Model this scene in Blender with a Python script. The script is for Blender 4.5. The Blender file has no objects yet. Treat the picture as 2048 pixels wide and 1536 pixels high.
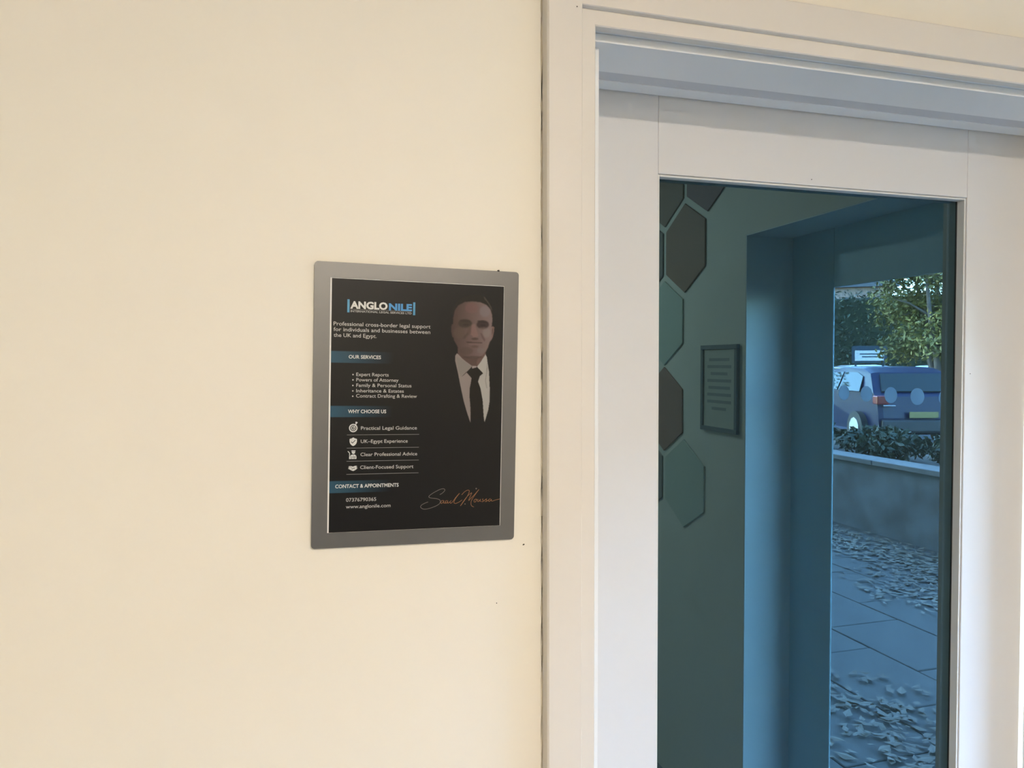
import bpy, bmesh, math, random
import numpy as np
from mathutils import Vector, Matrix

# ------------------------------------------------------------------ camera, world, sun, exposure
scene = bpy.context.scene
COL = scene.collection
EYE = 1.70                                   # camera height above the lobby floor
CAM_D = 0.881                                # camera distance from the cream wall
FOC = 1480.0                                 # focal length in pixels of the 2048 x 1536 frame
YAW, PITCH, ROLL = math.radians(16.35), math.radians(-1.6), math.radians(-0.085)

cam_data = bpy.data.cameras.new('camera')
cam = bpy.data.objects.new('camera', cam_data)
COL.objects.link(cam)
cam_data.sensor_fit = 'HORIZONTAL'
cam_data.sensor_width = 36.0
cam_data.lens = 36.0 * FOC / 2048.0
cam_data.clip_start, cam_data.clip_end = 0.01, 400
fwd = Vector((math.sin(YAW) * math.cos(PITCH), math.cos(YAW) * math.cos(PITCH), math.sin(PITCH)))
rgt = Vector((math.cos(YAW), -math.sin(YAW), 0))
upv = rgt.cross(fwd)
r2 = rgt * math.cos(ROLL) + upv * math.sin(ROLL)
u2 = upv * math.cos(ROLL) - rgt * math.sin(ROLL)
M = Matrix((r2, u2, -fwd)).transposed().to_4x4()
M.translation = Vector((0, -CAM_D, EYE))
cam.matrix_world = M
scene.camera = cam

world = bpy.data.worlds.new('sky')
scene.world = world
world.use_nodes = True
wn = world.node_tree.nodes
wl = world.node_tree.links
wn.clear()
w_out = wn.new('ShaderNodeOutputWorld')
w_bg = wn.new('ShaderNodeBackground')
w_sky = wn.new('ShaderNodeTexSky')
w_sky.sky_type = 'NISHITA'
w_sky.sun_disc = False
w_sky.sun_elevation = math.radians(38)
w_sky.sun_rotation = math.radians(-132)
w_sky.air_density = 1.0
w_sky.dust_density = 1.0
wl.new(w_sky.outputs['Color'], w_bg.inputs['Color'])
w_bg.inputs['Strength'].default_value = 1.25
wl.new(w_bg.outputs['Background'], w_out.inputs['Surface'])

sun_data = bpy.data.lights.new('sun', 'SUN')
sun_data.energy = 1.0
sun_data.angle = math.radians(0.5)
sun_data.color = (1.0, 0.93, 0.82)
sun = bpy.data.objects.new('sun', sun_data)
COL.objects.link(sun)
sun.rotation_euler = Vector((0.58, 0.52, -0.61)).to_track_quat('-Z', 'Y').to_euler()

vs = scene.view_settings
vs.view_transform = 'Standard'
vs.look = 'None'
vs.gamma = 1.0
vs.use_curve_mapping = False
vs.exposure = 2.85
LAMP_POWER = 77.0
FILL_LAMP_POWER = 10.0

random.seed(7)
rng = np.random.default_rng(7)

# ------------------------------------------------------------------ helpers
def lin(c):
    return tuple(((v / 255) / 12.92 if v / 255 <= 0.04045 else ((v / 255 + 0.055) / 1.055) ** 2.4) for v in c)

def mat(name, color, rough=0.6, metal=0.0, spec=0.5, noise=None, bump=None, coat=0.0, coat_rough=0.1,
        emit=None, emit_strength=0.0, ior=None, spec_tint=None):
    m = bpy.data.materials.new(name)
    m.use_nodes = True
    nt = m.node_tree
    b = nt.nodes['Principled BSDF']
    b.inputs['Base Color'].default_value = (*color, 1)
    b.inputs['Roughness'].default_value = rough
    b.inputs['Metallic'].default_value = metal
    b.inputs['Specular IOR Level'].default_value = spec
    b.inputs['Coat Weight'].default_value = coat
    b.inputs['Coat Roughness'].default_value = coat_rough
    if ior:
        b.inputs['IOR'].default_value = ior
    if spec_tint:
        b.inputs['Specular Tint'].default_value = (*spec_tint, 1)
    if emit:
        b.inputs['Emission Color'].default_value = (*emit, 1)
        b.inputs['Emission Strength'].default_value = emit_strength
    tc = nt.nodes.new('ShaderNodeTexCoord')
    if noise:                                  # (scale, second colour, amount)
        sc, col2, amt = noise
        n = nt.nodes.new('ShaderNodeTexNoise')
        n.inputs['Scale'].default_value = sc
        n.inputs['Detail'].default_value = 4
        nt.links.new(tc.outputs['Object'], n.inputs['Vector'])
        r = nt.nodes.new('ShaderNodeMapRange')
        r.inputs['From Min'].default_value = 0.35
        r.inputs['From Max'].default_value = 0.65
        r.inputs['To Min'].default_value = 0.0
        r.inputs['To Max'].default_value = amt
        nt.links.new(n.outputs['Fac'], r.inputs['Value'])
        mx = nt.nodes.new('ShaderNodeMix')
        mx.data_type = 'RGBA'
        mx.inputs[6].default_value = (*color, 1)
        mx.inputs[7].default_value = (*col2, 1)
        nt.links.new(r.outputs['Result'], mx.inputs[0])
        nt.links.new(mx.outputs[2], b.inputs['Base Color'])
    if bump:                                   # (scale, strength, distance)
        n2 = nt.nodes.new('ShaderNodeTexNoise')
        n2.inputs['Scale'].default_value = bump[0]
        n2.inputs['Detail'].default_value = 3
        nt.links.new(tc.outputs['Object'], n2.inputs['Vector'])
        bp = nt.nodes.new('ShaderNodeBump')
        bp.inputs['Strength'].default_value = bump[1]
        bp.inputs['Distance'].default_value = bump[2]
        nt.links.new(n2.outputs['Fac'], bp.inputs['Height'])
        nt.links.new(bp.outputs['Normal'], b.inputs['Normal'])
    return m

def obj(name, bm, material, parent=None, smooth=False):
    if isinstance(bm, bpy.types.Mesh):
        me = bm
    else:
        bmesh.ops.recalc_face_normals(bm, faces=bm.faces)
        me = bpy.data.meshes.new(name)
        bm.to_mesh(me)
        bm.free()
    if smooth:
        for p in me.polygons:
            p.use_smooth = True
    if material is not None and not me.materials:
        me.materials.append(material)
    o = bpy.data.objects.new(name, me)
    COL.objects.link(o)
    if parent:
        o.parent = parent
    return o

def tag(o, label=None, cat=None, group=None, kind=None):
    if label: o['label'] = label
    if cat: o['category'] = cat
    if group: o['group'] = group
    if kind: o['kind'] = kind
    return o

def thing(name, label, cat, loc=(0, 0, 0), rz=0.0, group=None, kind=None):
    e = bpy.data.objects.new(name, None)
    e.empty_display_size = 0.1
    COL.objects.link(e)
    e.location = loc
    e.rotation_euler = (0, 0, rz)
    return tag(e, label, cat, group, kind)

def box_into(bm, x0, x1, y0, y1, z0, z1):
    vs_ = [bm.verts.new((x, y, z)) for x in (x0, x1) for y in (y0, y1) for z in (z0, z1)]
    idx = [(0, 1, 3, 2), (4, 6, 7, 5), (0, 4, 5, 1), (2, 3, 7, 6), (0, 2, 6, 4), (1, 5, 7, 3)]
    return [bm.faces.new([vs_[i] for i in f]) for f in idx]

def box(x0, x1, y0, y1, z0, z1, bevel=0.0, seg=2):
    bm = bmesh.new()
    box_into(bm, x0, x1, y0, y1, z0, z1)
    if bevel:
        bmesh.ops.bevel(bm, geom=bm.edges[:], offset=bevel, segments=seg, affect='EDGES', profile=0.5)
    return bm

def tube_into(bm, pts, radii, n=8):
    rings = []
    for i, p in enumerate(pts):
        p = Vector(p)
        a = Vector(pts[max(i - 1, 0)]); b = Vector(pts[min(i + 1, len(pts) - 1)])
        d = (b - a).normalized()
        s = d.cross(Vector((0, 0, 1)))
        if s.length < 1e-3: s = Vector((1, 0, 0))
        s.normalize(); t = d.cross(s)
        rings.append([bm.verts.new(p + (s * math.cos(k * 2 * math.pi / n) + t * math.sin(k * 2 * math.pi / n)) * radii[i]) for k in range(n)])
    for r0, r1 in zip(rings, rings[1:]):
        for k in range(n):
            bm.faces.new((r0[k], r0[(k + 1) % n], r1[(k + 1) % n], r1[k]))
    bm.faces.new(rings[0][::-1]); bm.faces.new(rings[-1])

def disc(r, depth, axis='Z', n=32):
    bm = bmesh.new()
    bmesh.ops.create_cone(bm, cap_ends=True, segments=n, radius1=r, radius2=r, depth=depth)
    if axis == 'Y':
        bmesh.ops.rotate(bm, verts=bm.verts, matrix=Matrix.Rotation(math.pi / 2, 3, 'X'))
    if axis == 'X':
        bmesh.ops.rotate(bm, verts=bm.verts, matrix=Matrix.Rotation(math.pi / 2, 3, 'Y'))
    return bm

# ------------------------------------------------------------------ materials
m_wall = mat('cream_wall_paint', (0.81, 0.765, 0.665), 0.55, noise=(2.2, (0.81, 0.75, 0.66), 0.5), bump=(420, 0.05, 0.0006))
m_lining = mat('brightened_lining_paint', (0.80, 0.80, 0.79), 0.45, bump=(260, 0.05, 0.0004))  # trim paint made lighter here to offset the shade under the door head
m_trim = mat('white_trim_gloss', (0.715, 0.665, 0.60), 0.42, noise=(3.0, (0.705, 0.665, 0.61), 0.5), bump=(260, 0.05, 0.0004))
m_door = mat('white_door_satin', (0.695, 0.68, 0.665), 0.40, noise=(3.0, (0.695, 0.675, 0.655), 0.4), bump=(220, 0.04, 0.0004))
m_ceil = mat('white_ceiling_paint', (0.80, 0.79, 0.76), 0.8, bump=(300, 0.04, 0.0006))
m_floor = mat('grey_entrance_matting', (0.20, 0.25, 0.30), 0.9, noise=(60, (0.15, 0.18, 0.215), 1.0), bump=(300, 0.3, 0.002))
m_seal = mat('grey_smoke_seal', (0.60, 0.60, 0.61), 0.7)
m_bead = mat('glazing_bead_paint', (0.70, 0.69, 0.655), 0.35)
m_gasket = mat('black_glazing_gasket', (0.02, 0.02, 0.02), 0.6)
m_hole = mat('dark_hole', (0.03, 0.022, 0.015), 0.9)
m_caulk = mat('aged_cream_caulk', (0.74, 0.67, 0.53), 0.7, noise=(25, (0.60, 0.52, 0.39), 0.8), bump=(150, 0.5, 0.002))
m_silver = mat('silver_grey_frame_film', (0.15, 0.148, 0.146), 0.34, metal=0.5, spec=0.5, noise=(25, (0.142, 0.14, 0.138), 0.6))
m_paper = mat('white_paper', (0.80, 0.78, 0.75), 0.6)
m_mirror = mat('blue_tinted_door_glass', (0.010, 0.016, 0.017), 0.0, spec=0.5, ior=2.08, spec_tint=(0.42, 0.81, 1.0),
               noise=(1.7, (0.012, 0.018, 0.019), 0.6))
m_frame = mat('slate_blue_entrance_frame', (0.46, 0.68, 0.76), 0.5)
m_reveal = mat('pale_blue_reveal_lining', (0.66, 0.72, 0.74), 0.4)
m_white = mat('white_plastic', (0.85, 0.85, 0.83), 0.4)

def thin_glass(name, tint, gloss):
    m = bpy.data.materials.new(name)
    m.use_nodes = True
    nt = m.node_tree
    nt.nodes.clear()
    o = nt.nodes.new('ShaderNodeOutputMaterial')
    t = nt.nodes.new('ShaderNodeBsdfTransparent'); t.inputs[0].default_value = (*tint, 1)
    g = nt.nodes.new('ShaderNodeBsdfGlossy'); g.inputs['Roughness'].default_value = 0.0
    mx = nt.nodes.new('ShaderNodeMixShader')
    mx.inputs[0].default_value = gloss; nt.links.new(t.outputs[0], mx.inputs[1]); nt.links.new(g.outputs[0], mx.inputs[2])
    nt.links.new(mx.outputs[0], o.inputs['Surface'])
    return m
m_clear = thin_glass('clear_entrance_glass', (0.95, 0.98, 0.98), 0.03)

# ------------------------------------------------------------------ the room
LX, RX = -2.4, 1.5105           # lobby side walls (inner faces)
BY = -5.2                      # lobby back wall
CZ = 2.70                      # ceiling
S = 0.512                      # size of the reflected lobby features measured off the glass
FL = -0.05                     # floor level
FX = 1.699                     # plane of the entrance frame
OPX0, OPX1, OPZ = 0.350, 1.352, 2.140      # structural opening of the inner door in the front wall

bm = bmesh.new()
box_into(bm, LX - 0.2, OPX0, 0, 0.25, FL, CZ)
box_into(bm, OPX1, FX, 0, 0.25, FL, CZ)
box_into(bm, OPX0, OPX1, 0, 0.25, OPZ, CZ)
wall_front = tag(obj('wall_front', bm, m_wall), 'cream painted wall carrying the framed poster beside the glazed door', kind='structure')
for (hx, hz, hr) in ((0.2735, 1.473, 0.0009), (0.238, 1.402, 0.0006), (0.2725, 1.4725, 0.0006)):
    h = obj('nail_hole', disc(hr, 0.0006, 'Y', 10), m_hole, wall_front)
    h.location = (hx, -0.0003, hz)

tag(obj('floor', box(LX - 0.2, FX + 0.012, BY - 0.2, 0.25, FL - 0.15, FL), m_floor), 'dark grey matting floor of the entrance lobby', kind='structure')
tag(obj('ceiling', box(LX - 0.2, FX, BY - 0.2, 0.25, CZ, CZ + 0.15), m_ceil), 'white lobby ceiling', kind='structure')
tag(obj('wall_left', box(LX - 0.2, LX, BY, 0, FL, CZ), m_wall), 'cream painted lobby side wall on the left', kind='structure')
tag(obj('wall_back', box(LX - 0.2, FX, BY - 0.2, BY, FL, CZ), m_wall), 'cream painted lobby wall at the back', kind='structure')
tag(obj('glare_panel', box(LX, RX, BY + 0.0005, BY + 0.012, FL, 1.25), mat('added_dark_panel', (0.10, 0.10, 0.11), 0.6)), 'unseen dark panel added along the foot of the back wall to dim the poster glare', kind='structure')  # unseen dark panel added so the poster reflects darker towards its foot

# right hand wall with the entrance opening (seen only as a reflection in the door glass)
EY0, EY1, EZ = -0.994, -0.08, 2.146       # inner reveal of the entrance
FY0, FY1, FZ = -0.781, -0.31, 1.947       # clear opening inside the slate frame
bm = bmesh.new()
box_into(bm, RX, FX, BY, EY0, FL, CZ)
box_into(bm, RX, FX, EY1, 0.0, FL, CZ)
box_into(bm, RX, FX, EY0, EY1, EZ, CZ)
tag(obj('wall_right', bm, m_wall), 'cream painted lobby wall with the deep entrance reveal', kind='structure')
bm = bmesh.new()
box_into(bm, -6, FX + 0.12, -14, 6, CZ + 0.15, 6.2)  # unseen upper block added to keep the sun off the path
box_into(bm, FX, FX + 0.12, -14, EY0 - 0.02, FL - 0.1, CZ + 0.15)
box_into(bm, FX, FX + 0.12, EY1 + 0.02, 6, FL - 0.1, CZ + 0.15)
box_into(bm, FX, FX + 0.12, EY0 - 0.02, EY1 + 0.02, EZ + 0.02, CZ + 0.15)
tag(obj('wall_outer', bm, mat('buff_outer_brick', (0.42, 0.32, 0.24), 0.8, noise=(9, (0.36, 0.26, 0.19), 1.0))),
    'buff outer wall round the entrance with an added unseen upper block shading the path', kind='structure')

# entrance door: slate frame, clear pane, row of dots
ent = thing('door_2', 'glazed entrance door in a wide slate frame, reflected in the inner door', None, (FX, FY0, 0), kind='structure')
def ent_part(name, y0, y1, z0, z1, x0=0.0, x1=0.006, m=m_frame):
    return obj(name, box(x0, x1, y0 - FY0, y1 - FY0, z0, z1, 0.002, 1), m, ent)
ent_part('post', EY0 + 0.001, FY0, FL, EZ - 0.001)
ent_part('post', FY1, EY1 - 0.001, FL, EZ - 0.001)
ent_part('header', FY0, FY1, FZ, EZ - 0.001)
ent_part('threshold', FY0, FY1, FL, 0.0)
pane = ent_part('pane', FY0, FY1, 0.0, FZ, 0.002, 0.005, m_clear)
obj('reveal_lining', box(RX - FX + 0.0005, -0.0005, EY0 - FY0 + 0.0002, EY0 - FY0 + 0.004, FL, EZ - 0.0045), m_reveal, ent)
obj('reveal_lining', box(RX - FX + 0.0005, -0.0005, EY1 - FY0 - 0.004, EY1 - FY0 - 0.0002, FL, EZ - 0.0045), m_reveal, ent)
obj('reveal_lining', box(RX - FX + 0.0005, -0.0005, EY0 - FY0 + 0.0002, EY1 - FY0 - 0.0002, EZ - 0.004, EZ - 0.0003), m_reveal, ent)
m_dot = bpy.data.materials.new('frosted_dot_vinyl')
m_dot.use_nodes = True
_n = m_dot.node_tree.nodes; _n.clear()
_o = _n.new('ShaderNodeOutputMaterial'); _t = _n.new('ShaderNodeBsdfTranslucent'); _t.inputs[0].default_value = (0.62, 0.66, 0.70, 1)
_d = _n.new('ShaderNodeBsdfDiffuse'); _d.inputs[0].default_value = (0.5, 0.53, 0.55, 1); _m = _n.new('ShaderNodeMixShader'); _m.inputs[0].default_value = 0.35
m_dot.node_tree.links.new(_t.outputs[0], _m.inputs[1]); m_dot.node_tree.links.new(_d.outputs[0], _m.inputs[2]); m_dot.node_tree.links.new(_m.outputs[0], _o.inputs[0])
dot_me = None
for k in range(8):
    y = 1.259 - 3.885 * S + k * 0.0978
    if y > FY1 - 0.0255: break
    if dot_me is None:
        o = obj('manifestation_dot', disc(0.0241, 0.001, 'X', 28), m_dot, pane); dot_me = o.data
    else:
        o = obj('manifestation_dot', dot_me, None, pane)
    o.location = (0.0013, y - FY0, EYE - 0.188 * S)

# ------------------------------------------------------------------ casing round the inner door (architrave)
XI0, XI1, ZI = 0.364, 1.338, 2.1205        # inner edge of the casing
prof = [(0.0, 0.0), (0.0, -0.0125), (0.0015, -0.014), (0.0185, -0.014), (0.0195, -0.0135), (0.0205, -0.020),
        (0.0215, -0.0212), (0.0640, -0.0212), (0.0662, -0.0190), (0.0662, 0.0)]
def casing(kind):
    bm = bmesh.new()
    A, B = [], []
    for a, y in prof:
        if kind == 'L': A.append(bm.verts.new((XI0 - a, y, FL))); B.append(bm.verts.new((XI0 - a, y, ZI + a)))
        if kind == 'R': A.append(bm.verts.new((XI1 + a, y, FL))); B.append(bm.verts.new((XI1 + a, y, ZI + a)))
        if kind == 'H': A.append(bm.verts.new((XI0 - a, y, ZI + a))); B.append(bm.verts.new((XI1 + a, y, ZI + a)))
    n = len(prof)
    for i in range(n):
        j = (i + 1) % n
        bm.faces.new((A[i], A[j], B[j], B[i]))
    bm.faces.new(A); bm.faces.new(B[::-1])
    return bm
trim = thing('trim_1', 'white stepped casing round the glazed door', None, ((XI0 + XI1) / 2, 0, 0), kind='structure')
def under(o, root):
    o.parent = root
    o.location = Vector(o.location) - Vector(root.location)
    return o
for k in 'LRH':
    under(obj({'L': 'upright', 'R': 'upright', 'H': 'head'}[k], casing(k), m_trim), trim)
h = under(obj('nail_hole', disc(0.0007, 0.0005, 'Y', 10), m_hole), trim)
h.location = Vector((0.336, -0.0214, 2.137)) - Vector(trim.location)
# aged bead of caulk between casing and wall, slightly uneven
bm = bmesh.new()
pts, rad = [], []
z = FL
while z < 2.186:
    pts.append((0.2976 + random.uniform(-0.0002, 0.0002), -0.0004, z)); rad.append(0.0017 + random.uniform(-0.0002, 0.0002)); z += 0.03
tube_into(bm, pts, rad, 6)
under(obj('caulk_bead', bm, m_caulk, smooth=True), trim)

# ------------------------------------------------------------------ frame lining with stops and seal
lining = thing('trim_2', 'white door frame lining with stop and grey smoke seal', None, ((XI0 + XI1) / 2, 0.1, 0), kind='structure')
def lin_part(name, *a, m=m_lining, bev=0.0012):
    return under(obj(name, box(*a, bev, 2), m), lining)
lin_part('jamb', 0.350, 0.3690, 0.0005, 0.25, FL, 2.139)
lin_part('jamb', 1.333, 1.352, 0.0005, 0.25, FL, 2.139)
lin_part('head', 0.3692, 1.3328, 0.0005, 0.25, 2.1238, 2.1395)
lin_part('stop', 0.3692, 0.386, 0.027, 0.166, FL, 2.1125)
lin_part('stop', 1.3065, 1.3328, 0.027, 0.166, FL, 2.1125)
lin_part('head_stop', 0.3692, 1.3328, 0.011, 0.100, 2.1127, 2.1236, bev=0.0005)
lin_part('smoke_seal', 0.3692, 1.3328, 0.1002, 0.1338, 2.1155, 2.1236, m=m_seal, bev=0.0003)
lin_part('head_stop', 0.3692, 1.3328, 0.134, 0.166, 2.1142, 2.1236, bev=0.0006)

# ------------------------------------------------------------------ the glazed door leaf
DF, DB = 0.170, 0.214                       # leaf front and back
door = thing('door_1', 'white door with one tall blue tinted pane reflecting the street', None, (0.851, DF, 0), kind='structure')
def leaf(name, *a, m=m_door, bev=0.0014):
    return under(obj(name, box(*a, bev, 2), m), door)
GX0, GX1, GZ0, GZ1 = 0.5447, 1.1592, 0.28, 1.9955
leaf('stile', 0.400, GX0 + 0.0019, DF, DB, FL + 0.006, 2.122)
leaf('stile', GX1 + 0.0004, 1.3022, DF, DB, FL + 0.006, 2.122)
leaf('rail', GX0 + 0.0020, GX1 + 0.0003, DF + 0.0004, DB, GZ1, 2.122)
leaf('rail', GX0 + 0.0020, GX1 + 0.0003, DF + 0.0004, DB, FL + 0.006, GZ0)
GY = 0.189
bw = 0.0035
leaf('glazing_bead', GX0 + 0.0021, GX0 + 0.0021 + bw, DF + 0.0025, GY - 0.0006, GZ0 + 0.0005, GZ1 - 0.0005, m=m_bead, bev=0.001)
leaf('glazing_bead', GX1 - bw, GX1, DF + 0.0025, GY - 0.0006, GZ0 + 0.0005, GZ1 - 0.0005, m=m_bead, bev=0.001)
leaf('glazing_bead', GX0 + 0.0057, GX1 - bw - 0.0001, DF + 0.0025, GY - 0.0006, GZ1 - 0.0004 - bw, GZ1 - 0.0004, m=m_bead, bev=0.001)
leaf('glazing_bead', GX0 + 0.0057, GX1 - bw - 0.0001, DF + 0.0025, GY - 0.0006, GZ0 + 0.0004, GZ0 + 0.0004 + bw, m=m_bead, bev=0.001)
leaf('gasket', GX1 - bw - 0.0012, GX1 - bw + 0.0006, GY - 0.0012, GY - 0.0002, GZ0 + 0.004, GZ1 - 0.004, m=m_gasket, bev=0.0)
gpane = under(obj('glass_pane', box(GX0 + 0.0005, GX1 + 0.0005, GY, GY + 0.006, GZ0 + 0.0002, GZ1 - 0.0002), m_mirror), door)
for (hx, hz) in ((0.829, 2.0055), (1.172, 1.680)):
    h = under(obj('paint_nick', disc(0.0008, 0.0004, 'Y', 10), m_hole), door)
    h.location = Vector((hx, DF - 0.0001, hz)) - Vector(door.location)

# ------------------------------------------------------------------ the framed poster
PROT = math.radians(-1.2)
poster = thing('framed_poster', 'dark printed legal services poster in a silver grey frame on the cream wall', 'poster', (0.1411, 0, EYE - 0.0506))
poster.rotation_euler = (0, -PROT, 0)       # hung a touch clockwise
MM = 0.001
FRONT = -0.0040
def rounded_frame():
    W, H, R = 0.1218, 0.1655, 0.0042
    w0, w1, h = 0.1040, 0.1040, 0.1479
    outer = []
    for cx, cz, a0 in ((W - R, H - R, 0), (-W + R, H - R, 90), (-W + R, -H + R, 180), (W - R, -H + R, 270)):
        for k in range(7):
            a = math.radians(a0 + 15 * k)
            outer.append((cx + R * math.cos(a), cz + R * math.sin(a)))
    inner = []
    for cx, cz in ((w1, h), (-w0, h), (-w0, -h), (w1, -h)):
        inner += [(cx, cz)] * 7
    bm = bmesh.new()
    of = [bm.verts.new((x, FRONT, z)) for x, z in outer]
    ob = [bm.verts.new((x, -0.0002, z)) for x, z in outer]
    ic = {}
    def iv(k, y):
        key = (inner[k], y)
        if key not in ic: ic[key] = bm.verts.new((inner[k][0], y, inner[k][1]))
        return ic[key]
    n = len(outer)
    for i in range(n):
        j = (i + 1) % n
        bm.faces.new((of[i], of[j], ob[j], ob[i]))
        for y, ring in ((FRONT, of), (-0.0002, ob)):
            a, b = iv(i, y), iv(j, y)
            bm.faces.new((ring[i], ring[j], b, a) if a is not b else (ring[i], ring[j], a))
        if inner[i] != inner[j]:
            bm.faces.new((iv(i, FRONT), iv(j, FRONT), iv(j, -0.0002), iv(i, -0.0002)))
    return bm
tag(obj('frame', rounded_frame(), m_silver, poster), 'silver grey frame border with rounded corners')
sheet = obj('sheet', box(-0.1039, 0.1039, -0.0030, -0.0012, -0.1478, 0.1478), m_paper, poster)
nail = obj('nail_head', disc(0.0011, 0.004, 'Y', 10), m_hole, poster); nail.location = (0.096, -0.0022, 0.1659)

# --- the print: black ground, fading blue banners and the portrait, as vertex colours of a flat sheet
X0, X1, Y0, Y1 = -102.2, 103.3, -147.0, 147.6
STEP = 0.42
nx, ny = int((X1 - X0) / STEP) + 1, int((Y1 - Y0) / STEP) + 1
gx, gy = np.meshgrid(np.linspace(X0, X1, nx), np.linspace(Y0, Y1, ny))
base = np.array([0.0105, 0.0103, 0.0108])
img = np.ones((ny, nx, 3)) * base
def blur(mask, n):
    for _ in range(n + n // 2):
        p = np.pad(mask, 1, mode='edge')
        mask = (p[:-2, 1:-1] + p[2:, 1:-1] + p[1:-1, :-2] + p[1:-1, 2:] + 2 * mask) / 6
    return mask
def poly(pts, soft=1):
    inside = np.zeros(gx.shape, bool)
    n = len(pts)
    for i in range(n):
        (xa, ya), (xb, yb) = pts[i], pts[(i + 1) % n]
        if ya == yb: continue
        c = ((ya > gy) != (yb > gy)) & (gx < (xb - xa) * (gy - ya) / (yb - ya) + xa)
        inside ^= c
    return blur(inside.astype(float), soft)
def paint(mask, col, amt=1.0):
    global img
    a = (mask * amt)[..., None]
    img = img * (1 - a) + np.array(col) * a
def P1(x, y):                                # portrait sketch units -> sheet millimetres
    px, py = 850 + x / 11.378, 570 + y / 11.378
    return (0.6136 * px - 0.00222 * py + 0.01343 * px * py / 1000 - 521.96, -0.09827 * px + 0.49563 * py + 0.11819 * px * py / 1000 - 400.42)
def P2(x, y):
    return P1((x / 9.033) * 11.378, (120 + y / 9.033) * 11.378)
def ell(cx, cy, rx, ry, soft=2, rot=0.0):
    return poly([P1(cx + rx * math.cos(t) * math.cos(rot) - ry * math.sin(t) * math.sin(rot),
                    cy + rx * math.cos(t) * math.sin(rot) + ry * math.sin(t) * math.cos(rot)) for t in np.linspace(0, 2 * math.pi, 28, endpoint=False)], soft)
for (ya, yb) in ((-63.3, -49.7), (0.4, 13.4), (87.7, 101.5)):
    m = poly([(X0 - 1, ya), (X1 + 1, ya), (X1 + 1, yb), (X0 - 1, yb)], 1) * np.clip((-30 - gx) / 72, 0, 1) ** 1.1
    paint(m, (0.030, 0.085, 0.130), 1.0)
# hair, ears, face, neck
paint(poly([P1(*p) for p in ((620, 700), (640, 520), (720, 380), (860, 280), (1020, 225), (1200, 215), (1340, 260), (1450, 380), (1530, 520), (1560, 760), (1515, 930), (1500, 700), (1300, 430), (900, 400), (700, 560))], 2), (0.013, 0.012, 0.010), 1)
sk = np.array((0.150, 0.094, 0.082))
paint(poly([P1(*p) for p in ((1500, 950), (1550, 938), (1580, 965), (1570, 1060), (1545, 1180), (1500, 1270))], 1), sk * 1.05)
paint(poly([P1(*p) for p in ((1520, 1000), (1550, 985), (1552, 1060), (1522, 1160))], 1), sk * 0.5, 0.7)
paint(poly([P1(*p) for p in ((605, 900), (650, 880), (660, 1200), (620, 1180), (597, 1050))], 2), sk * 0.42)
neck = [P2(*p) for p in ((588, 60), (1100, 60), (1092, 190), (940, 385), (850, 385), (700, 285), (592, 160))]
paint(poly(neck, 1), sk * np.array((0.55, 0.55, 0.55)))
paint(poly([P2(*p) for p in ((940, 385), (1092, 190), (1095, 140), (1000, 170), (930, 300))], 3), sk * 0.85, 0.7)
face = poly([P1(*p) for p in ((640, 900), (645, 720), (680, 570), (760, 460), (900, 388), (1080, 372), (1260, 395), (1400, 455), (1490, 560), (1525, 680),
                              (1532, 800), (1517, 930), (1515, 1220), (1470, 1300), (1430, 1420), (1385, 1510), (1300, 1600), (1200, 1650), (1080, 1665),
                              (950, 1640), (850, 1580), (770, 1490), (725, 1370), (660, 1255), (632, 1100))], 2)
xa, _ = P1(620, 1000); xb, _ = P1(1530, 1000)
g = np.clip((gx - xa) / (xb - xa), 0, 1)
shade = 0.42 + 0.85 * g ** 1.15
a = face[..., None]
img = img * (1 - a) + (sk * shade[..., None] * (1 + np.stack([-.06 * g, .10 * g, .22 * g], -1))) * a
paint(ell(1060, 520, 150, 120, 8) * face, (0.155, 0.080, 0.076), 0.5)
paint(ell(1360, 600, 120, 130, 9) * face, (0.175, 0.150, 0.165), 0.6)
paint(ell(1400, 1080, 85, 120, 7) * face, (0.195, 0.160, 0.155), 0.6)
paint(ell(780, 1090, 130, 130, 9) * face, (0.085, 0.058, 0.045), 0.6)
# brows and shaded eyes
paint(ell(910, 875, 160, 98, 7), (0.046, 0.034, 0.027), 1.0)
paint(ell(1312, 900, 146, 98, 5), (0.040, 0.026, 0.027), 1.0)
paint(ell(1300, 835, 120, 26, 2, 0.12), (0.030, 0.021, 0.021), 0.8)
paint(ell(905, 815, 125, 26, 3, 0.06), (0.036, 0.027, 0.022), 0.8)
paint(ell(1318, 915, 70, 20, 1), (0.022, 0.015, 0.016), 0.7)
paint(ell(925, 905, 70, 20, 2), (0.030, 0.022, 0.018), 0.7)
paint(ell(1330, 985, 105, 22, 3), (0.120, 0.085, 0.080), 0.6)
# nose
paint(poly([P1(*p) for p in ((1060, 900), (1130, 880), (1190, 1080), (1215, 1170), (1100, 1190), (1030, 1120))], 5), (0.190, 0.112, 0.098), 0.75)
paint(poly([P1(*p) for p in ((990, 950), (1050, 930), (1040, 1100), (960, 1150), (940, 1080))], 6), (0.080, 0.050, 0.042), 0.6)
paint(ell(1130, 1225, 85, 26, 3), (0.060, 0.038, 0.034), 0.9)
paint(poly([P1(*p) for p in ((1250, 1090), (1290, 1100), (1370, 1250), (1350, 1290), (1290, 1200))], 3), (0.085, 0.056, 0.054), 0.75)
paint(poly([P1(*p) for p in ((960, 1090), (990, 1110), (900, 1230), (850, 1230), (880, 1160))], 4), (0.062, 0.043, 0.036), 0.7)
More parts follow.
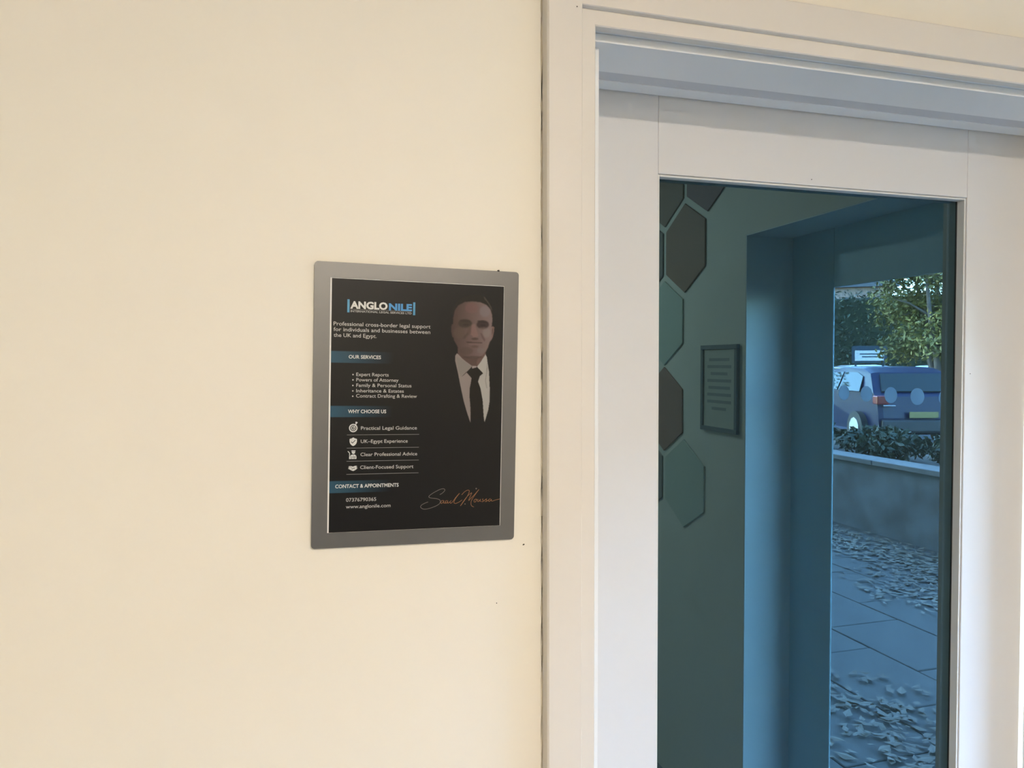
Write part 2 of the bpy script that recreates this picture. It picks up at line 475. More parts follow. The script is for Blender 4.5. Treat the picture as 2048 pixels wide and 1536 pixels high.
# mouth, chin
paint(ell(1120, 1270, 140, 14, 2), (0.130, 0.080, 0.074), 0.6)
paint(poly([P1(*p) for p in ((920, 1290), (1000, 1283), (1110, 1300), (1310, 1305), (1290, 1328), (1110, 1325), (960, 1318))], 2), (0.048, 0.030, 0.028), 0.9)
paint(ell(1120, 1345, 130, 18, 2), (0.150, 0.096, 0.090), 0.7)
paint(ell(1130, 1400, 90, 28, 4), (0.075, 0.047, 0.043), 0.7)
paint(ell(1270, 1490, 90, 60, 6) * face, (0.150, 0.125, 0.125), 0.5)
paint(ell(930, 1500, 160, 90, 8) * face, (0.070, 0.047, 0.038), 0.5)
paint(ell(1080, 1640, 230, 26, 4), (0.055, 0.037, 0.032), 0.7)
# grey streak in the hair
paint(poly([P1(*p) for p in ((1330, 262), (1362, 280), (1450, 400), (1510, 500), (1530, 590), (1505, 560), (1440, 430), (1350, 320))], 1), (0.055, 0.048, 0.040), 0.8)
# shirt either side of the tie
shirtL = poly([P2(*p) for p in ((545, 195), (575, 150), (610, 175), (700, 270), (850, 380), (745, 490), (840, 592), (825, 680), (805, 780), (803, 950),
                                (825, 1150), (820, 1410), (760, 1230), (700, 1020), (640, 740), (590, 480), (548, 300))], 1)
shirtR = poly([P2(*p) for p in ((938, 390), (1000, 310), (1092, 170), (1115, 215), (1130, 330), (1155, 480), (1168, 780), (1165, 1020), (1140, 1180),
                                (1075, 1395), (1060, 1300), (1040, 1000), (1000, 780), (955, 662), (990, 560), (1050, 512))], 1)
paint(shirtL, (0.225, 0.190, 0.178)); paint(shirtR, (0.335, 0.320, 0.300))
paint(poly([P2(*p) for p in ((560, 200), (700, 285), (840, 385), (700, 520), (640, 560), (590, 420))], 4) * shirtL, (0.180, 0.168, 0.155), 0.6)
paint(poly([P2(*p) for p in ((850, 380), (900, 375), (938, 388), (920, 405), (845, 425))], 1), (0.300, 0.255, 0.240), 0.9)
paint(poly([P2(*p) for p in ((655, 572), (745, 480), (752, 498), (690, 552))], 1), (0.040, 0.034, 0.030), 0.85)
paint(poly([P2(*p) for p in ((1120, 330), (1132, 420), (1110, 560), (1098, 640), (1125, 780), (1110, 780), (1085, 640), (1105, 500))], 2) * shirtR, (0.150, 0.140, 0.130), 0.7)
paint(poly([P2(*p) for p in ((790, 470), (940, 402), (1045, 505), (985, 560), (955, 660), (1000, 780), (1040, 1000), (1062, 1330), (825, 1330), (803, 900), (840, 600), (750, 495))], 1), (0.0115, 0.0095, 0.0085), 0.75)

me = bpy.data.meshes.new('print')
yy = -0.00312
verts = np.stack([gx.ravel() * MM, np.full(gx.size, yy), -gy.ravel() * MM], -1)
ii = np.arange(ny * nx).reshape(ny, nx)
quads = np.stack([ii[:-1, :-1], ii[1:, :-1], ii[1:, 1:], ii[:-1, 1:]], -1).reshape(-1, 4)
me.vertices.add(len(verts)); me.vertices.foreach_set('co', verts.ravel())
me.loops.add(quads.size); me.loops.foreach_set('vertex_index', quads.ravel().astype(np.int32))
me.polygons.add(len(quads)); me.polygons.foreach_set('loop_start', np.arange(0, quads.size, 4, dtype=np.int32))
me.update(calc_edges=True)
ca = me.color_attributes.new('ink', 'FLOAT_COLOR', 'POINT')
ca.data.foreach_set('color', np.concatenate([img.reshape(-1, 3), np.ones((ny * nx, 1))], 1).ravel())
m_print = mat('poster_ink', (0.01, 0.01, 0.01), 0.28, spec=0.21)
at = m_print.node_tree.nodes.new('ShaderNodeAttribute'); at.attribute_name = 'ink'
m_print.node_tree.links.new(at.outputs['Color'], m_print.node_tree.nodes['Principled BSDF'].inputs['Base Color'])
obj('print', me, m_print, sheet)

# --- lettering
def ink(n, c): return mat(n, c, 0.32)
INK = {'w': ink('ink_white', (0.60, 0.60, 0.58)), 'b': ink('ink_blue', (0.035, 0.25, 0.56)), 'g': ink('ink_grey', (0.36, 0.36, 0.35)),
       't': ink('ink_text', (0.46, 0.45, 0.43)), 'l': ink('ink_rule', (0.19, 0.19, 0.185)), 'k': ink('ink_black', (0.012, 0.012, 0.012)),
       'o': ink('ink_copper', (0.30, 0.135, 0.055)), 's': ink('ink_dull_silver', (0.16, 0.14, 0.125)), 'bb': ink('ink_bar_blue', (0.05, 0.26, 0.46))}
LY = -0.00325
def text_mesh(body, offset):
    cu = bpy.data.curves.new('lettering', 'FONT')
    cu.body = body
    cu.offset = offset
    cu.resolution_u = 3
    o = bpy.data.objects.new('lettering', cu)
    COL.objects.link(o)
    bpy.context.view_layer.update()
    dg = bpy.context.evaluated_depsgraph_get()
    m = bpy.data.meshes.new_from_object(o.evaluated_get(dg))
    bpy.data.objects.remove(o)
    bpy.data.curves.remove(cu)
    return m
_h = text_mesh('H', 0.0)
CAP = max(v.co.y for v in _h.vertices)
bpy.data.meshes.remove(_h)
def lettering(body, x0, yb, x1, cap, col, bold, name='lettering'):
    m = text_mesh(body, {0: 0.006, 1: 0.020, 2: 0.044}[bold])
    xs = [v.co.x for v in m.vertices]
    a, b = min(xs), max(xs)
    sx, sy = (x1 - x0) / (b - a), cap / CAP
    for v in m.vertices:
        v.co = Vector(((x0 + (v.co.x - a) * sx) * MM, LY, (-yb + v.co.y * sy) * MM))
    return obj(name, m, INK[col], sheet)
LINES = [('ANGLO', -81.2, -113.2, -38.3, 7.7, 'w', 2, 'logo_lettering'), ('NILE', -36.7, -112.9, -9.5, 7.3, 'b', 2, 'logo_lettering'),
         ('INTERNATIONAL LEGAL SERVICES LTD', -80.8, -108.7, -9.9, 2.2, 'g', 1, 'logo_lettering'),
         ('Professional cross-border legal support', -99.8, -92.7, 13.0, 4.3, 't', 0), ('for individuals and businesses between', -99.7, -86.2, 12.8, 4.3, 't', 0),
         ('the UK and Egypt.', -99.5, -79.5, -50.6, 4.3, 't', 0), ('OUR SERVICES', -82.2, -54.9, -45.1, 3.9, 'w', 1),
         ('Expert Reports', -73.3, -34.6, -35.8, 3.9, 't', 0), ('Powers of Attorney', -73.2, -28.4, -24.1, 3.9, 't', 0),
         ('Family & Personal Status', -73.1, -22.0, -8.7, 3.9, 't', 0), ('Inheritance & Estates', -73.1, -15.6, -17.7, 3.9, 't', 0),
         ('Contract Drafting & Review', -73.2, -9.6, -2.0, 3.9, 't', 0), ('WHY CHOOSE US', -82.2, 8.7, -38.1, 4.0, 'w', 1),
         ('Practical Legal Guidance', -67.1, 28.2, -1.4, 4.0, 't', 0), ('UK\u2013Egypt Experience', -67.1, 43.7, -12.1, 4.0, 't', 0),
         ('Clear Professional Advice', -67.2, 59.1, -0.6, 4.0, 't', 0), ('Client-Focused Support', -67.4, 74.2, -4.9, 4.0, 't', 0),
         ('CONTACT & APPOINTMENTS', -95.5, 96.0, -22.1, 4.1, 'w', 1), ('07376790365', -83.0, 112.1, -48.3, 4.1, 't', 0),
         ('www.anglonile.com', -83.1, 120.0, -31.3, 4.0, 't', 0)]
for L in LINES: lettering(*L)

def flat(name, polys, col, dy=0.0):          # flat print made of polygons in sheet millimetres (y down)
    bm = bmesh.new()
    for q, p in enumerate(polys):
        bm.faces.new([bm.verts.new((x * MM, LY - dy - q * 4e-7, -y * MM)) for x, y in p])
    bmesh.ops.recalc_face_normals(bm, faces=bm.faces)
    return obj(name, bm, INK[col], sheet)
def rect(x0, y0, x1, y1): return [(x0, y0), (x1, y0), (x1, y1), (x0, y1)]
def circ(cx, cy, r, n=24): return [(cx + r * math.cos(k * 2 * math.pi / n), cy + r * math.sin(k * 2 * math.pi / n)) for k in range(n)]
def ring(cx, cy, r0, r1, n=28):
    f = lambda r, k: (cx + r * math.cos(k * 2 * math.pi / n), cy + r * math.sin(k * 2 * math.pi / n))
    return [[f(r0, k), f(r1, k), f(r1, k + 1), f(r0, k + 1)] for k in range(n)]
def stroke(pts, w, sub=5):
    pts = [Vector(p) for p in pts]
    out = []
    for i in range(len(pts) - 1):            # Catmull-Rom
        p0, p1, p2, p3 = pts[max(i - 1, 0)], pts[i], pts[i + 1], pts[min(i + 2, len(pts) - 1)]
        for k in range(sub):
            t = k / sub
            out.append(0.5 * ((2 * p1) + (p2 - p0) * t + (2 * p0 - 5 * p1 + 4 * p2 - p3) * t * t + (3 * p1 - p0 - 3 * p2 + p3) * t ** 3))
    out.append(pts[-1])
    polys = []
    for a, b in zip(out, out[1:]):
        d = b - a
        if d.length < 1e-5: continue
        n = Vector((-d.y, d.x)).normalized() * w / 2
        e = d.normalized() * w * 0.25
        polys.append([tuple(a + n - e), tuple(b + n + e), tuple(b - n + e), tuple(a - n - e)])
    return polys
flat('logo_bar', [rect(-84.6, -123.3, -82.0, -108.2)], 'bb'); flat('logo_bar', [rect(-8.2, -123.0, -5.6, -107.8)], 'bb')
flat('logo_rule', [rect(-81.2, -112.2, -10.0, -111.8)], 'l')
for y in (-36.4, -30.2, -23.7, -17.4, -11.2): flat('bullet', [circ(-77.0, y + 0.2, 0.85, 14)], 't')
for y in (34.1, 49.5, 64.8, 80.1): flat('divider_rule', [rect(-83.0, y - 0.28, 1.4, y + 0.28)], 'l')
flat('target_icon', ring(-75.9, 26.1, 3.5, 4.9) + ring(-75.9, 26.1, 1.7, 2.6) + [circ(-75.9, 26.1, 0.7, 12)] +
     [[(-75.6, 25.8), (-75.2, 26.1), (-72.4, 21.9), (-72.8, 21.6)], [(-73.3, 22.2), (-73.5, 19.0), (-72.7, 18.6), (-70.9, 19.4), (-71.2, 20.3)]], 'w')
flat('shield_icon', [[(-75.7, 37.0), (-74.2, 38.0), (-71.5, 38.9), (-71.5, 42.2), (-72.4, 44.6), (-74.0, 46.3), (-75.7, 47.1), (-77.4, 46.3), (-79.0, 44.6), (-79.9, 42.2), (-79.9, 38.9), (-77.2, 38.0)]], 'w')
flat('check_mark', stroke([(-78.0, 42.2), (-76.5, 43.6)], 0.8, 1) + stroke([(-76.5, 43.6), (-73.3, 40.3)], 0.8, 1), 'k', 0.00004)
flat('adviser_icon', [circ(-75.3, 54.3, 2.0, 16), rect(-77.6, 52.3, -73.0, 53.4)[::1]] + stroke([(-81.6, 53.3), (-80.3, 54.6), (-79.6, 56.3), (-79.9, 58.3)], 0.8, 3) +
     [[(-80.2, 62.3), (-80.2, 59.3), (-78.5, 57.9), (-76.6, 57.0), (-74.0, 57.0), (-72.3, 58.2), (-71.7, 60.0), (-71.9, 62.3)]], 'w')
flat('adviser_detail', stroke([(-78.4, 58.6), (-77.6, 62.2)], 0.5, 1) + stroke([(-73.4, 58.6), (-73.9, 62.2)], 0.5, 1) + stroke([(-77.4, 60.0), (-72.6, 60.0)], 0.4, 1) + stroke([(-75.4, 57.2), (-75.4, 62.2)], 0.4, 1)
     + [rect(-77.2, 53.6, -73.4, 54.0)], 'k', 0.00004)
flat('handshake_icon', [[(-81.0, 73.8), (-80.4, 70.5), (-77.6, 70.6), (-75.6, 71.2), (-73.0, 70.3), (-71.3, 70.2), (-70.6, 73.6), (-72.6, 75.0), (-75.0, 76.3), (-77.4, 75.6), (-79.4, 74.4)]], 'w')
flat('handshake_detail', stroke([(-78.8, 71.2), (-76.6, 73.2), (-74.6, 73.0), (-73.4, 74.2)], 0.4, 3) + stroke([(-77.2, 74.6), (-75.6, 73.8), (-73.2, 72.2)], 0.4, 3) + stroke([(-79.9, 70.6), (-80.3, 74)], 0.4, 1) + stroke([(-71.8, 70.3), (-71.2, 74)], 0.4, 1), 'k', 0.00004)
SIG = [[(27.8, 107.1), (31.2, 105.0), (33.7, 102.0), (32.4, 100.2), (28.4, 100.6), (20.9, 104.1), (15.4, 107.7), (14.5, 109.8), (17.9, 111.1), (23.5, 111.9), (27.3, 113.3), (28.4, 115.5), (26.8, 118.6), (21.2, 121.5), (13.7, 123.7), (8.2, 124.0), (4.7, 121.8), (5.3, 119.4), (8.7, 117.3), (13.3, 115.6)],
       [(32.3, 114.4), (30.1, 114.6), (28.9, 116.8), (29.9, 117.9), (31.7, 116.5), (32.8, 114.7), (32.5, 117.2), (33.6, 117.7), (35.2, 116.4)],
       [(36.4, 114.5), (34.9, 115.4), (34.6, 117.3), (35.5, 117.9), (37.4, 116.1), (37.4, 114.9), (37.4, 117.5), (38.4, 117.7), (39.9, 116.2)],
       [(41.8, 114.7), (40.6, 115.9), (40.6, 117.7), (41.9, 117.8), (44.3, 115.4), (47.4, 111.1), (51.8, 106.3), (47.5, 111.8), (45.3, 116.1), (45.7, 118.1), (48.2, 118.3), (52.0, 116.6), (55.1, 114.5)],
       [(54.7, 108.2), (57.5, 105.2), (60.7, 103.1), (63.6, 102.9), (63.9, 105.1), (61.5, 110.3), (57.7, 115.8), (53.3, 121.6), (57.7, 115.2), (62.7, 109.1), (67.1, 106.1), (65.3, 110.4), (63.5, 115.4), (67.2, 111.8), (71.0, 108.1), (76.1, 102.3), (71.7, 108.1), (67.3, 114.9), (66.4, 119.3), (67.4, 122.1), (70.0, 123.5)],
       [(72.4, 113.8), (70.5, 115.0), (70.2, 116.9), (71.5, 117.6), (73.1, 115.7), (72.8, 114.1), (74.1, 114.5)], [(75.3, 114.2), (74.7, 116.4), (75.7, 117.1), (77.6, 115.2), (78.3, 114.3), (77.6, 116.5), (78.9, 116.9)],
       [(81.5, 113.8), (80.8, 114.7), (81.8, 116.0), (81.5, 117.3), (79.9, 117.2)], [(81.9, 116.8), (84.1, 115.4), (86.0, 113.9), (85.4, 114.9), (86.2, 116.1), (85.8, 117.4), (84.1, 117.2)], [(86.1, 116.9), (88.7, 115.6)],
       [(90.9, 114.1), (89.0, 115.0), (88.7, 116.9), (90.0, 117.2), (92.2, 114.8), (91.9, 116.6), (93.9, 117.0), (97.2, 115.9), (102.7, 114.8)]]
flat('signature', stroke(SIG[0], 0.62) + stroke(SIG[3][6:], 0.5), 's')
flat('signature', [q for s in SIG[1:] for q in stroke(s, 0.55)], 'o')
flat('signature_dot', [circ(72.7, 101.1, 0.9, 12)], 's')
flat('signature_dot', [circ(59.0, 119.5, 0.7, 12)], 's')

# ------------------------------------------------------------------ things in the lobby (reflected in the door glass)
def MY(Y): return 1.259 - Y                   # distance measured through the mirror -> lobby y
def hexagon(r, t):
    bm = bmesh.new()
    bmesh.ops.create_cone(bm, cap_ends=True, segments=6, radius1=r, radius2=r, depth=t)
    bmesh.ops.rotate(bm, verts=bm.verts, matrix=Matrix.Rotation(math.pi / 2, 3, 'Y'))
    # a vertex up
    zmax = max(v.co.z for v in bm.verts)
    if abs(zmax - r) > 1e-4:
        bmesh.ops.rotate(bm, verts=bm.verts, matrix=Matrix.Rotation(math.pi / 6, 3, 'X'))
    bmesh.ops.bevel(bm, geom=bm.edges[:], offset=0.002, segments=1, affect='EDGES')
    return bm
HEX = [(5.21, 0.90, (0.36, 0.20, 0.14), 'dark brown hexagonal wall panel above the framed notice'),
       (4.88, 1.47, (0.30, 0.17, 0.18), 'plum hexagonal wall panel nearest the lobby ceiling and entrance'),
       (5.54, 1.47, (0.32, 0.21, 0.16), 'umber hexagonal wall panel high beside the plum one'),
       (5.87, 0.90, (0.26, 0.22, 0.20), 'charcoal hexagonal wall panel left of the dark brown one'),
       (5.54, 0.33, (0.56, 0.62, 0.53), 'sage green hexagonal wall panel in the middle of the lobby wall'),
       (5.54, -0.38, (0.40, 0.22, 0.17), 'maroon hexagonal wall panel at notice height'),
       (5.21, -0.95, (0.60, 0.64, 0.55), 'pale green hexagonal wall panel low under the framed notice'),
       (5.87, -0.95, (0.34, 0.30, 0.27), 'grey brown hexagonal wall panel low on the lobby wall')]
for k, (Y, zz, c, lab) in enumerate(HEX):
    o = tag(obj('hexagonal_panel', hexagon(0.349 * S, 0.006), mat('hexagon_vinyl_%d' % k, c, 0.6)), lab, 'wall panel', 'hexagonal panels on the lobby wall')
    o.location = (RX - 0.0031, MY(Y * S), EYE + zz * S)
nt_ = thing('framed_notice', 'framed notice on the lobby wall by the entrance, reflected in the door', 'notice', (RX, MY(4.70 * S), EYE - 0.183 * S))
nw, nh = 0.237 * S, 0.314 * S
m_nf = mat('dark_notice_frame', (0.22, 0.24, 0.26), 0.4)
for a in ((-nw, nw, nh - 0.016, nh), (-nw, nw, -nh, -nh + 0.016)): obj('frame_bar', box(-0.014, -0.0005, a[0], a[1], a[2], a[3], 0.001, 1), m_nf, nt_)
for a in ((-nw, -nw + 0.016), (nw - 0.016, nw)): obj('frame_bar', box(-0.0139, -0.0006, a[0], a[1], -nh + 0.0161, nh - 0.0161, 0.001, 1), m_nf, nt_)
ns = obj('sheet', box(-0.008, -0.0007, -nw + 0.0162, nw - 0.0162, -nh + 0.0162, nh - 0.0162), mat('notice_paper', (0.62, 0.60, 0.52), 0.6), nt_)
for k in range(8):
    w_ = (0.085, 0.10, 0.07, 0.10, 0.09, 0.10, 0.10, 0.06)[k]
    obj('printed_block', box(-0.0084, -0.0081, -w_ * 0.8, w_ * 0.8, nh - 0.060 - 0.026 * k, nh - 0.049 - 0.026 * k), INK['g'], ns)

m_lamp = mat('warm_lamp_diffuser', (0.9, 0.88, 0.82), 0.5, emit=(1.0, 0.88, 0.74), emit_strength=LAMP_POWER)
m_fill_lamp = mat('fill_lamp_diffuser', (0.9, 0.88, 0.82), 0.5, emit=(1.0, 0.90, 0.74), emit_strength=FILL_LAMP_POWER)
for (lx, ly, lr, mm_, lab) in ((0.45, -2.30, 0.10, m_lamp, 'round warm ceiling lamp in the middle of the lobby'),
                               (-0.3, -4.5, 0.30, m_fill_lamp, 'large round lamp added unseen at the back of the lobby to brighten the back wall')):  # added unseen lamp, brightens the upper back wall that the poster reflects
    t = thing('ceiling_lamp', lab, 'lamp', (lx, ly, CZ))
    bm = disc(lr + 0.015, 0.03, 'Z', 40); o = obj('rim', bm, m_white, t); o.location = (0, 0, -0.0155)
    bm = disc(lr, 0.012, 'Z', 40); o = obj('diffuser', bm, mm_, t); o.location = (0, 0, -0.0370)

# ------------------------------------------------------------------ outdoors (reflected in the door glass)
m_slab = mat('grey_paving', (0.088, 0.090, 0.082), 0.85, noise=(5, (0.070, 0.071, 0.065), 1.0), bump=(80, 0.3, 0.003))
m_joint = mat('paving_joint_sand', (0.04, 0.037, 0.033), 0.95)
m_asph = mat('asphalt', (0.11, 0.11, 0.115), 0.9, noise=(8, (0.085, 0.085, 0.09), 1.0))
m_conc = mat('planter_render', (0.155, 0.17, 0.175), 0.85, noise=(4, (0.095, 0.092, 0.088), 1.0), bump=(60, 0.3, 0.003))
m_cope = mat('pale_coping_stone', (0.18, 0.175, 0.165), 0.8, noise=(7, (0.14, 0.135, 0.13), 1.0))
PX = 5.73
pav = tag(obj('floor_outdoor', box(FX + 0.0125, PX, -12, 3, -0.17, -0.062), m_joint), 'paved path outside the entrance, reflected in the door', kind='structure')
slab_me = None
for i in range(7):
    for j in range(14):
        x = FX + 0.02 + i * 0.555; y = -8.2 + j * 0.72 + (0.36 if i % 2 else 0)
        if slab_me is None:
            o = obj('paving_slab', box(0, 0.545, 0, 0.71, -0.06, 0, 0.004, 1), m_slab, pav); slab_me = o.data
        else:
            o = obj('paving_slab', slab_me, None, pav)
        o.location = (x, y, FL + random.uniform(-0.004, 0.0))
tag(obj('ground_outdoor', box(PX + 0.001, 90, -90, 60, -0.3, 0.14), m_asph), 'asphalt car park beyond the planter', kind='structure')

planter = thing('planter_wall', 'low rendered planter wall with pale coping, reflected in the door glass', 'planter', (PX, -5, 0))
obj('wall_body', box(0, 0.22, -7, 8, -0.1, 0.64), m_conc, planter)
cop = None
for k in range(15):
    if cop is None:
        o = obj('coping_stone', box(-0.03, 0.26, 0.004, 0.996, 0.641, 0.695, 0.006, 1), m_cope, planter); cop = o.data
    else:
        o = obj('coping_stone', cop, None, planter)
    o.location = (0, -7 + k, 0)
tag(obj('ground_bed', box(PX + 0.262, PX + 1.6, -12, 3, 0.141, 0.58), mat('dark_soil', (0.05, 0.04, 0.03), 0.95)), 'dark soil bed behind the planter wall', kind='structure')

def leaf_cloud(name, centres, n, size, material, parent=None, flat_=False):
    """n small folded leaves scattered through ellipsoids (x, y, z, rx, ry, rz)"""
    c = np.array(centres, float)
    w = c[:, 3] * c[:, 4] * c[:, 5]; w = w / w.sum()
    pick = rng.choice(len(c), n, p=w)
    d = rng.normal(size=(n, 3)); d /= np.linalg.norm(d, axis=1)[:, None]
    r = rng.random(n) ** 0.45
    pos = c[pick, :3] + d * r[:, None] * c[pick, 3:]
    ax = rng.normal(size=(n, 3)); ax /= np.linalg.norm(ax, axis=1)[:, None]
    if flat_: ax[:, 2] *= 0.12
    b = np.cross(ax, rng.normal(size=(n, 3)) if not flat_ else np.tile([0.05, 0.03, 1.0], (n, 1)) + rng.normal(size=(n, 3)) * 0.15)
    b /= np.linalg.norm(b, axis=1)[:, None]
    s = size * rng.uniform(0.6, 1.4, n)[:, None]
    up = np.cross(ax, b)
    v = np.stack([pos - ax * s, pos + b * s * 0.45 + up * s * 0.12, pos + ax * s, pos - b * s * 0.45 + up * s * 0.12], 1).reshape(-1, 3)
    m = bpy.data.meshes.new(name)
    q = np.arange(4 * n).reshape(-1, 4)
    tri = np.concatenate([q[:, [0, 1, 2]], q[:, [0, 2, 3]]])
    m.from_pydata(v.tolist(), [], tri.tolist())
    return obj(name, m, material, parent)

def leafmat(name, c1, c2):
    m = mat(name, c1, 0.55, noise=(0.9, c2, 1.0))
    b = m.node_tree.nodes['Principled BSDF']
    b.inputs['Subsurface Weight'].default_value = 0.0
    return m
m_litter = leafmat('fallen_leaves', (0.19, 0.165, 0.12), (0.09, 0.07, 0.045))
m_yel = leafmat('yellow_green_foliage', (0.21, 0.165, 0.025), (0.09, 0.09, 0.022))
m_grn = leafmat('green_foliage', (0.032, 0.05, 0.022), (0.016, 0.027, 0.015))
m_bark = mat('grey_bark', (0.16, 0.13, 0.11), 0.9, noise=(14, (0.10, 0.08, 0.07), 1.0), bump=(40, 0.6, 0.01))

lit = [(PX - 0.55, -3.9, -0.03, 0.5, 2.6, 0.012), (PX - 1.0, -3.1, -0.03, 0.7, 0.9, 0.012), (2.75, -1.4, -0.03, 0.55, 0.9, 0.012), (2.5, -0.7, -0.03, 0.4, 0.6, 0.012)]
tag(leaf_cloud('fallen_leaves', lit, 2600, 0.040, m_litter, flat_=True), 'drifts of dry fallen leaves on the paved path', 'leaves', kind='stuff')

# low planting in the bed behind the planter wall
for k, (y, hgt, mm_, lab) in enumerate(((-1.9, 0.22, m_grn, 'low green ground cover at the near end of the planter'), (-3.1, 0.30, m_grn, 'rounded green shrub in the middle of the planter'),
                                        (-4.4, 0.42, m_grn, 'taller dark shrub behind the planter coping'), (-5.7, 0.36, m_grn, 'bushy shrub towards the far end of the planter'), (-7.1, 0.4, m_grn, 'last shrub at the far end of the planter'))):
    t = thing('shrub', lab, 'shrub', (PX + 0.75, y, 0.58), group='shrubs in the planter')
    leaf_cloud('foliage', [(0, 0, hgt * 0.55, 0.40, 0.62, hgt * 0.5)], 1500, 0.045, mm_, t)
    bm = bmesh.new()
    for s_ in range(5):
        a_ = s_ * 1.26
        tube_into(bm, [(0, 0, -0.01), (0.12 * math.cos(a_), 0.15 * math.sin(a_), hgt * 0.5), (0.25 * math.cos(a_), 0.3 * math.sin(a_), hgt * 0.9)], [0.012, 0.008, 0.003], 5)
    obj('stem', bm, m_bark, t)

# cars
m_glassc = mat('car_window_glass', (0.02, 0.03, 0.032), 0.03, spec=0.35)
m_tyre = mat('tyre_rubber', (0.02, 0.02, 0.02), 0.8)
m_alloy = mat('alloy_wheel', (0.55, 0.56, 0.58), 0.3, metal=0.9)
m_red = mat('red_tail_lens', (0.16, 0.012, 0.015), 0.15)
m_chrome = mat('bright_chrome', (0.85, 0.85, 0.86), 0.08, metal=1.0)
m_plate = mat('yellow_number_plate', (0.22, 0.17, 0.05), 0.5)
m_black = mat('black_bumper_plastic', (0.03, 0.03, 0.032), 0.6)
def make_car(name, label, paint_, loc, heading, group):
    t = thing(name, label, 'car', loc, heading, group)      # local +x is the front; origin on the ground under the middle of the tail
    side = [(0.02, 0.28), (0.0, 0.55), (0.05, 0.92), (0.16, 1.0), (0.48, 1.36), (0.85, 1.45), (1.7, 1.47), (2.35, 1.40), (3.05, 1.0), (3.9, 0.86), (4.15, 0.68), (4.2, 0.35), (4.1, 0.24), (0.3, 0.22)]
    def half(x, z):
        w = 0.89
        if z > 0.95: w -= (z - 0.95) * 0.42
        if z < 0.4: w -= (0.4 - z) * 0.25
        if x < 0.35: w -= (0.35 - x) * 0.28
        if x > 3.7: w -= (x - 3.7) * 0.35
        return w
    bm = bmesh.new()
    Lr = [bm.verts.new((x, half(x, z), z)) for x, z in side]; Rr = [bm.verts.new((x, -half(x, z), z)) for x, z in side]
    Lm = [bm.verts.new((x + (0.03 if x < 2 else -0.03), half(x, z) * 0.86, z + (0.02 if z > 0.9 else 0))) for x, z in side]
    Rm = [bm.verts.new((x + (0.03 if x < 2 else -0.03), -half(x, z) * 0.86, z + (0.02 if z > 0.9 else 0))) for x, z in side]
    n = len(side)
    for i in range(n):
        j = (i + 1) % n
        bm.faces.new((Lr[i], Lr[j], Lm[j], Lm[i])); bm.faces.new((Lm[i], Lm[j], Rm[j], Rm[i])); bm.faces.new((Rm[i], Rm[j], Rr[j], Rr[i]))
    bm.faces.new(Lr); bm.faces.new(Rr[::-1])
    body = obj('body', bm, paint_, t)
    for s in (-1, 1):
        bm = bmesh.new()
        pts = [(0.62, 1.02), (0.72, 1.30), (0.98, 1.37), (1.55, 1.38), (1.55, 1.02)]
        pts2 = [(1.62, 1.02), (1.62, 1.38), (2.15, 1.35), (2.72, 1.04)]
        for pp in (pts, pts2):
            a_ = [bm.verts.new((x, s * (half(x, z) + 0.006), z)) for x, z in pp]
            b_ = [bm.verts.new((x, s * (half(x, z) - 0.01), z)) for x, z in pp]
            bm.faces.new(a_); bm.faces.new(b_[::-1])
            for i in range(len(pp)):
                j = (i + 1) % len(pp)
                bm.faces.new((a_[i], b_[i], b_[j], a_[j]))
        obj('side_window', bm, m_glassc, t)
    def slanted(nm, p0, p1, w0, w1, off, m_):
        (xa_, za_), (xb_, zb_) = p0, p1
        d_ = Vector((xb_ - xa_, 0, zb_ - za_)).normalized(); nrm = Vector((-d_.z, 0, d_.x)) if off > 0 else Vector((d_.z, 0, -d_.x))
        if nm == 'rear_window': nrm = Vector((-abs(d_.z), 0, abs(d_.x)))
        else: nrm = Vector((abs(d_.z), 0, abs(d_.x)))
        bm = bmesh.new()
        f_ = [Vector((xa_, w0, za_)), Vector((xa_, -w0, za_)), Vector((xb_, -w1, zb_)), Vector((xb_, w1, zb_))]
        A_ = [bm.verts.new(v + nrm * 0.028) for v in f_]; B_ = [bm.verts.new(v - nrm * 0.01) for v in f_]
        bm.faces.new(A_); bm.faces.new(B_[::-1])
        for i in range(4):
            j = (i + 1) % 4
            bm.faces.new((A_[i], B_[i], B_[j], A_[j]))
        obj(nm, bm, m_, t)
    slanted('rear_window', (0.18, 1.02), (0.46, 1.34), 0.66, 0.56, 1, m_glassc)
    slanted('windscreen', (3.0, 1.03), (2.40, 1.39), 0.72, 0.60, 1, m_glassc)
    obj('bumper', box(-0.05, 0.20, -0.74, 0.74, 0.30, 0.52, 0.03, 2), m_black, t)
    obj('number_plate', box(-0.062, -0.040, -0.26, 0.26, 0.56, 0.67, 0.003, 1), m_plate, t)
    for s in (-1, 1):
        obj('tail_light', box(-0.02, 0.16, min(s * 0.60, s * 0.83), max(s * 0.60, s * 0.83), 0.80, 0.96, 0.02, 2), m_red, t)
        obj('chrome_trim', box(-0.035, 0.0, min(s * 0.50, s * 0.72), max(s * 0.50, s * 0.72), 0.77, 0.79, 0.003, 1), m_chrome, t)
    for (wx, s) in ((0.72, 1), (0.72, -1), (3.35, 1), (3.35, -1)):
        wobj = obj('wheel', disc(0.32, 0.21, 'Y', 28), m_tyre, t); wobj.location = (wx, s * 0.80, 0.32)
        hub = obj('hub', disc(0.20, 0.02, 'Y', 10), m_alloy, wobj); hub.location = (0, s * 0.108, 0)
    return t
G = 0.14
def heading_for(az): # heading measured through the mirror (degrees from the wall normal towards the right)
    a_ = math.radians(az)
    return math.atan2(-math.cos(a_), math.sin(a_))
g_cars = 'cars parked beyond the planter'
